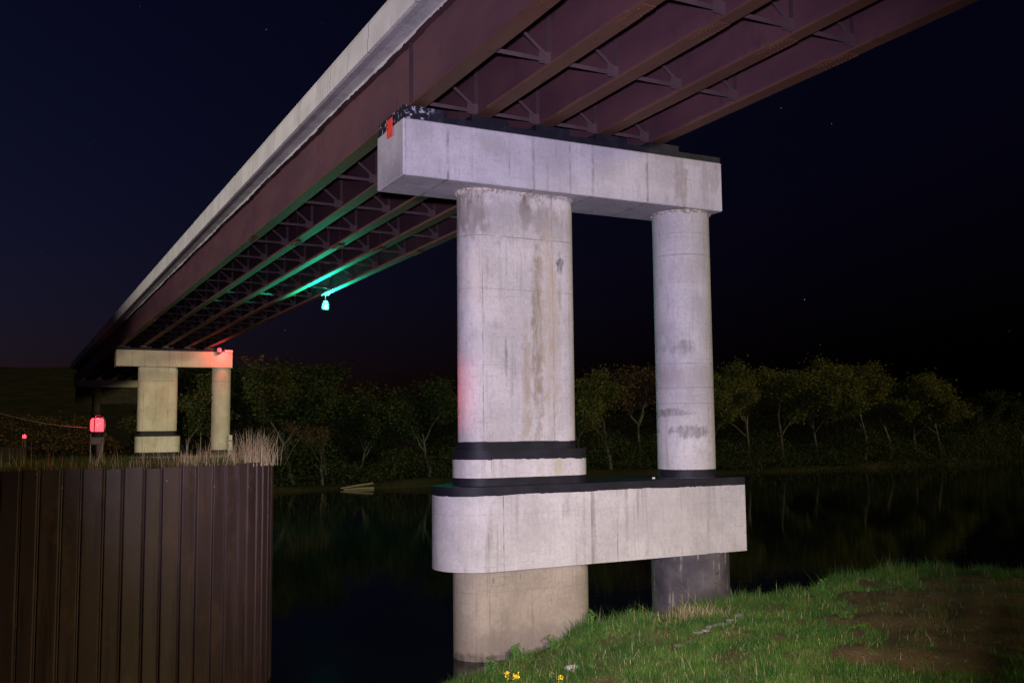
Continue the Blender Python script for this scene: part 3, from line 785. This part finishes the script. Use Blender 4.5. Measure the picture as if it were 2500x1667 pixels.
# ------------------------------------------------------------------ weeds, flowers, stones
M['weed'] = leafmat('weed_leaf', (.06, .15, .03), (.11, .23, .05), 3)
M['yellow'] = plain('yellow_petal', (.75, .52, .02), (.85, .65, .05), 6, .6, .3, bump=0)
def leaf_fan(mb, p, az, ln, wd, tilt):
    d = Vector((math.cos(az) * math.cos(tilt), math.sin(az) * math.cos(tilt), math.sin(tilt))); s = Vector((-math.sin(az), math.cos(az), 0))
    p = Vector(p); mid = p + d * ln * .5 + Vector((0, 0, .02)); tip = p + d * ln - Vector((0, 0, ln * .15))
    mb.add([p, mid - s * wd / 2, tip, mid + s * wd / 2], [(0, 1, 2, 3)])
def weed(name, loc, h, label, seed, flower=False, nst=3):
    r = random.Random(seed); root = empty(name, (loc[0], loc[1], float(bank_z(loc[0], loc[1])) - .02)); st = MB(); lf = MB(); fl = MB()
    for k in range(nst):
        b = Vector((r.gauss(0, .07), r.gauss(0, .07), 0)); top = b + Vector((r.gauss(0, .08), r.gauss(0, .08), h * r.uniform(.65, 1)))
        st.tube([b, b.lerp(top, .5) + Vector((r.gauss(0, .02), 0, 0)), top], [.008, .006, .004], 5)
        for q in range(int(9 + h * 26)):
            s = r.uniform(.15, 1); leaf_fan(lf, b.lerp(top, s), r.uniform(0, 6.28), r.uniform(.07, .14), r.uniform(.03, .05), r.uniform(-.1, .8))
        if flower:
            for q in range(26):
                leaf_fan(fl, top + Vector((r.gauss(0, .03), r.gauss(0, .03), r.gauss(.02, .025))), r.uniform(0, 6.28), .03, .028, r.uniform(-.5, 1.2))
    st.build('stem', M['weed'], root); lf.build('foliage', M['weed'], root)
    if flower: fl.build('flower_head', M['yellow'], root)
    put(root, label, 'plant', 'weeds on the bank')
weed('leafy_weed', (3.36, -2.28), .55, 'taller leafy green weed at the water edge right of the oblong shaft', 1)
weed('leafy_weed', (3.45, -2.95), .42, 'shorter leafy weed on the bank just right of the taller one', 2, nst=2)
weed('leafy_weed', (2.5, -2.2), .32, 'low bushy weed against the oblong shaft foot', 3, nst=6)
weed('leafy_weed', (1.2, -1.95), .30, 'spreading green weed clump at the left tip of the bank', 4, nst=7)
weed('leafy_weed', (1.75, -1.95), .34, 'bushy weed hiding the foot of the oblong shaft, between two others', 7, nst=6)
weed('leafy_weed', (4.6, -2.15), .30, 'low weed at the water edge between the oblong and dark round shafts', 8, nst=4)
weed('leafy_weed', (9.3, -2.9), .36, 'upright weed on the grassy crest right of the dark round shaft', 9, nst=5)
weed('flowering_weed', (.95, -3.25), .24, 'yellow flowering weed at the bottom left tip of the bank', 5, True, 3)
weed('flowering_weed', (1.5, -4.15), .16, 'small yellow flower cut off by the bottom edge of the picture', 6, True, 1)
def stone(name, loc, s, seed, label, mat='stone', group=None, sink=.35):
    r = random.Random(seed); mb = MB(); n = 10; rings = [-.9, -.45, .1, .55, .9]
    for z in rings:
        q = math.sqrt(1 - z * z * .95)
        for i in range(n):
            a = 2 * math.pi * i / n; k = q * (1 + r.uniform(-.22, .22)); mb.v.append((s[0] * k * math.cos(a), s[1] * k * math.sin(a), s[2] * (z + r.uniform(-.12, .12))))
    for k in range(len(rings) - 1): mb.f += [(k * n + i, k * n + (i + 1) % n, (k + 1) * n + (i + 1) % n, (k + 1) * n + i) for i in range(n)]
    mb.f += [tuple(range(n - 1, -1, -1)), tuple((len(rings) - 1) * n + i for i in range(n))]
    z = float(bank_z(loc[0], loc[1])) if len(loc) == 2 else loc[2]
    o = mb.build(name, M[mat], None, 35, (loc[0], loc[1], z + s[2] * (1 - 2 * sink)))
    put(o, label, 'stone', group); return o
stone('stone', (2.06, -3.67), (.16, .09, .07), 1, 'white flat stone lying in the green grass near the bottom edge', sink=.1)
stone('stone', (7.0, .5, -1.42), (.045, .04, .03), 2, 'tiny white stone on the black tie beam left of the round column', sink=.2)
k = 0
names = ['lowest', 'second', 'third', 'fourth', 'fifth', 'sixth', 'seventh', 'eighth', 'topmost']
M['rubble'] = plain('grey_rubble', (.13, .12, .105), (.22, .205, .185), 6, .9, .2)
for i in range(9):
    x = 4.05 + i * .31 + random.uniform(-.08, .08); y = -4.5 + (x - 3.99) * .41 + random.uniform(-.06, .06)
    stone('stone', (x, y), (random.uniform(.08, .2), random.uniform(.05, .12), random.uniform(.03, .06)), 30 + i, f'{names[i]} grey stone of the stony strip running up the grassy bank', 'rubble', 'stones of the strip', .25)
stone('stone', (4.25, -2.02), (.24, .12, .10), 50, 'brownish stone at the water edge beside the leafy weeds', 'rubble')

# ------------------------------------------------------------------ far shore trees
M['bark'] = plain('pale_bark', (.065, .056, .045), (.13, .115, .09), 3, .9, .2, (1, 1, .3))
M['leaf_a'] = leafmat('olive_leaf', (.105, .112, .024), (.165, .16, .04), .25, trans=.4)
M['leaf_b'] = leafmat('shaded_green_leaf', (.034, .050, .014), (.066, .078, .022), .25, trans=.4)  # green darkened in the colour for trees that should look dimly lit
M['leaf_c'] = leafmat('russet_bud', (.09, .055, .025), (.13, .08, .035), .3)
def grow_tree(seed, fork=2, leafy=1.0, slim=1.0):
    """a unit tree 10 m tall: trunk with limbs, and the points where leaf clumps sit"""
    r = random.Random(seed); mb = MB(); tips = []
    def limb(p, d, ln, rad_, lvl):
        n = 4; path = [p]; q = p.copy(); dd = d.copy()
        for k in range(n):
            dd = (dd + Vector((r.gauss(0, .13), r.gauss(0, .13), r.gauss(.04, .06)))).normalized(); q = q + dd * ln / n; path.append(q.copy())
        rs_ = [rad_ * (1 - .6 * k / n) for k in range(n + 1)]
        mb.tube(path, rs_, 6 if lvl < 2 else 4, cap=False)
        if lvl >= 2: tips.extend(path[1:])
        if lvl < 3:
            kids = r.randint(3, 4) if lvl else fork + r.randint(1, 2)
            for k in range(kids):
                s = r.uniform(.45, 1) if lvl else r.uniform(.55, 1.0)
                i = min(int(s * n), n - 1); b = path[i].lerp(path[i + 1], s * n - i if s < 1 else 1)
                az = r.uniform(0, 6.28); sp_ = r.uniform(.35, .75) * slim
                nd = (dd * math.cos(sp_) + Vector((math.cos(az), math.sin(az), r.uniform(-.1, .35))) * math.sin(sp_)).normalized()
                limb(b, nd, ln * r.uniform(.55, .75), rad_ * .5, lvl + 1)
    limb(Vector((0, 0, -.3)), Vector((r.gauss(0, .06), r.gauss(0, .06), 1)), 4.6, .16, 0)
    T = np.array([tuple(q) for q in tips]); k = 10.0 / max(T[:, 2].max(), 1)
    mb.v = [tuple(np.array(v) * k) for v in mb.v]; T = T * k
    rs = np.random.default_rng(seed); per = max(1, int(17000 * leafy / len(T)))
    Q = np.repeat(T, per, 0) + rs.normal(0, .42, (len(T) * per, 3)) * np.array([1, 1, .8])
    Q = Q[Q[:, 2] > 2.6 + rs.normal(0, .5, len(Q))]
    n = len(Q); a = rs.normal(0, 1, (n, 3)); a /= np.linalg.norm(a, axis=1)[:, None]; b = np.cross(a, rs.normal(0, 1, (n, 3))); b /= np.linalg.norm(b, axis=1)[:, None]
    s = rs.uniform(.07, .18, n)[:, None]
    V = np.stack([Q - a * s, Q + b * s * .6, Q + a * s, Q - b * s * .6], 1).reshape(-1, 3); F = np.arange(4 * n).reshape(-1, 4)
    return mb.mesh('trunk', 60), V, F
protos = []
for sd_, fk, lf, sl, mt in ((1, 2, 1.0, 1.0, 'leaf_a'), (2, 1, .9, .9, 'leaf_a'), (3, 3, 1.1, 1.1, 'leaf_b'), (4, 2, .45, .9, 'leaf_c'), (5, 2, 1.2, 1.0, 'leaf_b'), (6, 1, .12, 1.0, 'leaf_c')):
    tm, V, F = grow_tree(sd_, fk, lf, sl); tm.materials.append(M['bark'])
    o = np_mesh('crown', V, F, M[mt]); cm = o.data; bpy.data.objects.remove(o)
    protos.append((tm, cm))
trees = [  # x, y, top z, kind, label
    (5.7, 67.7, 2.9, 4, 'dark low tree just right of the distant round column'),
    (10.7, 71.9, 5.8, 2, 'dark leafy tree right of the distant pier, under the bridge end'),
    (13.3, 68.3, 6.1, 2, 'tree with pale forked limbs below and left of the green lamp'),
    (14.6, 66.9, 5.2, 4, 'bushy dark tree directly below the green lamp'),
    (18.8, 72.3, 7.0, 5, 'bare white topped tree rising above the rest below the green lamp'),
    (16.6, 65.2, .6, 5, 'small pale thin tree at the water edge below the green lamp'),
    (20.8, 67.8, 2.3, 4, 'dark round tree midway between the green lamp and the front pier'),
    (25.7, 72.2, 2.8, 2, 'dim tree set back left of the oblong column'),
    (27.2, 66.0, 4.2, 4, 'tall slender tree with a pale trunk beside the left edge of the oblong column'),
    (33.4, 69.8, 3.4, 2, 'tree half hidden behind the oblong column'),
    (45.2, 68.9, 4.3, 4, 'dark tree next to the right edge of the oblong column'),
    (47.6, 65.7, 5.6, 0, 'tree with a pale forked trunk between the two columns'),
    (52.5, 67.6, 6.3, 3, 'reddish twiggy tree touching the left edge of the round column'),
    (59.7, 69.6, 5.2, 1, 'first slim tree right of the round column'),
    (64.1, 69.6, 5.3, 1, 'narrow tree second to the right of the round column'),
    (69.4, 69.2, 7.2, 0, 'tall three stemmed tree, third right of the round column'),
    (73.1, 67.3, 6.2, 1, 'slender pale trunked tree, fourth right of the round column'),
    (80.8, 70.1, 7.7, 0, 'tallest broad tree right of the round column'),
    (85.9, 67.5, 7.0, 1, 'rounded tree just right of the tallest one'),
    (90.5, 67.5, 5.5, 1, 'lean trunked tree in the middle of the right hand row'),
    (94.9, 67.5, 5.6, 0, 'tree with two leaning pale trunks, third from the right end'),
    (98.9, 66.5, 6.2, 0, 'wide crowned olive tree near the right end of the row'),
    (110.6, 69.6, 3.9, 4, 'dark tree at the right edge of the picture'),
    (115.1, 67.0, 2.7, 2, 'low dark tree cut by the right picture edge')]
rt_ = random.Random(2)
for x, y, zt, kd, lab in trees:
    z0 = float(far_z(np.array(x), np.array(y))); h = zt - z0; s = h / 10
    root = empty('shore_tree', (x, y, z0)); root.rotation_euler = (0, 0, rt_.uniform(0, 6.28)); wdt = s * rt_.uniform(1.15, 1.5); root.scale = (wdt, wdt, s)
    inst('trunk', protos[kd][0], root); inst('crown', protos[kd][1], root)
    put(root, lab, 'tree', 'trees along the far shore')
# the wood behind and the brush at the water's edge read as masses
def mass(name, n, fx_, hmin, hmax, size, mat, label, seed):
    rs = np.random.default_rng(seed); x, y = fx_(rs, n); z = far_z(x, y)
    top = hmin + (hmax - hmin) * (.5 + .25 * np.sin(x * .35 + seed) + .25 * np.sin(x * .83 + y * .2)); Q = np.stack([x, y, z + top * rs.random(n) ** .8], 1)
    a = rs.normal(0, 1, (n, 3)); a /= np.linalg.norm(a, axis=1)[:, None]; b = np.cross(a, rs.normal(0, 1, (n, 3))); b /= np.linalg.norm(b, axis=1)[:, None]
    s = rs.uniform(.5, 1.2, n)[:, None] * size
    V = np.stack([Q - a * s, Q + b * s * .6, Q + a * s, Q - b * s * .6], 1).reshape(-1, 3)
    put(np_mesh(name, V, np.arange(4 * n).reshape(-1, 4), M[mat]), label, 'wood', kind='stuff')
mass('undergrowth', 45000, lambda r, n: (r.uniform(4, 135, n), 64.2 + np.abs(r.normal(0, 2.2, n)) + .03 * 0), 1.0, 4.6, .13, 'leaf_b', 'dark undergrowth along the far shore beneath the trees', 3)
mass('background_wood', 60000, lambda r, n: (r.uniform(2, 170, n), r.uniform(76, 86, n)), 3.5, 9.0, .20, 'leaf_b', 'dark mass of woodland behind the far shore trees', 5)
mass('hillside_scrub', 25000, lambda r, n: (r.uniform(-90, 6, n), r.uniform(84, 200, n)), .4, 2.4, .22, 'leaf_c', 'dim brown scrub on the slope behind the red lamps', 8)
for k, (a, b, lab) in enumerate((((17.6, 63.0, -5.25), (20.8, 63.6, -4.95), 'upper bleached log lying at the far water edge left of the front pier'), ((17.8, 62.7, -5.34), (20.6, 62.75, -5.30), 'lower bleached log at the far water line, under the other one'))):
    lg = MB().tube([a, Vector(a).lerp(Vector(b), .5) + Vector((0, 0, .03)), b], [.06, .09, .10], 8).build('driftwood_log', M['log']); put(lg, lab, 'log')
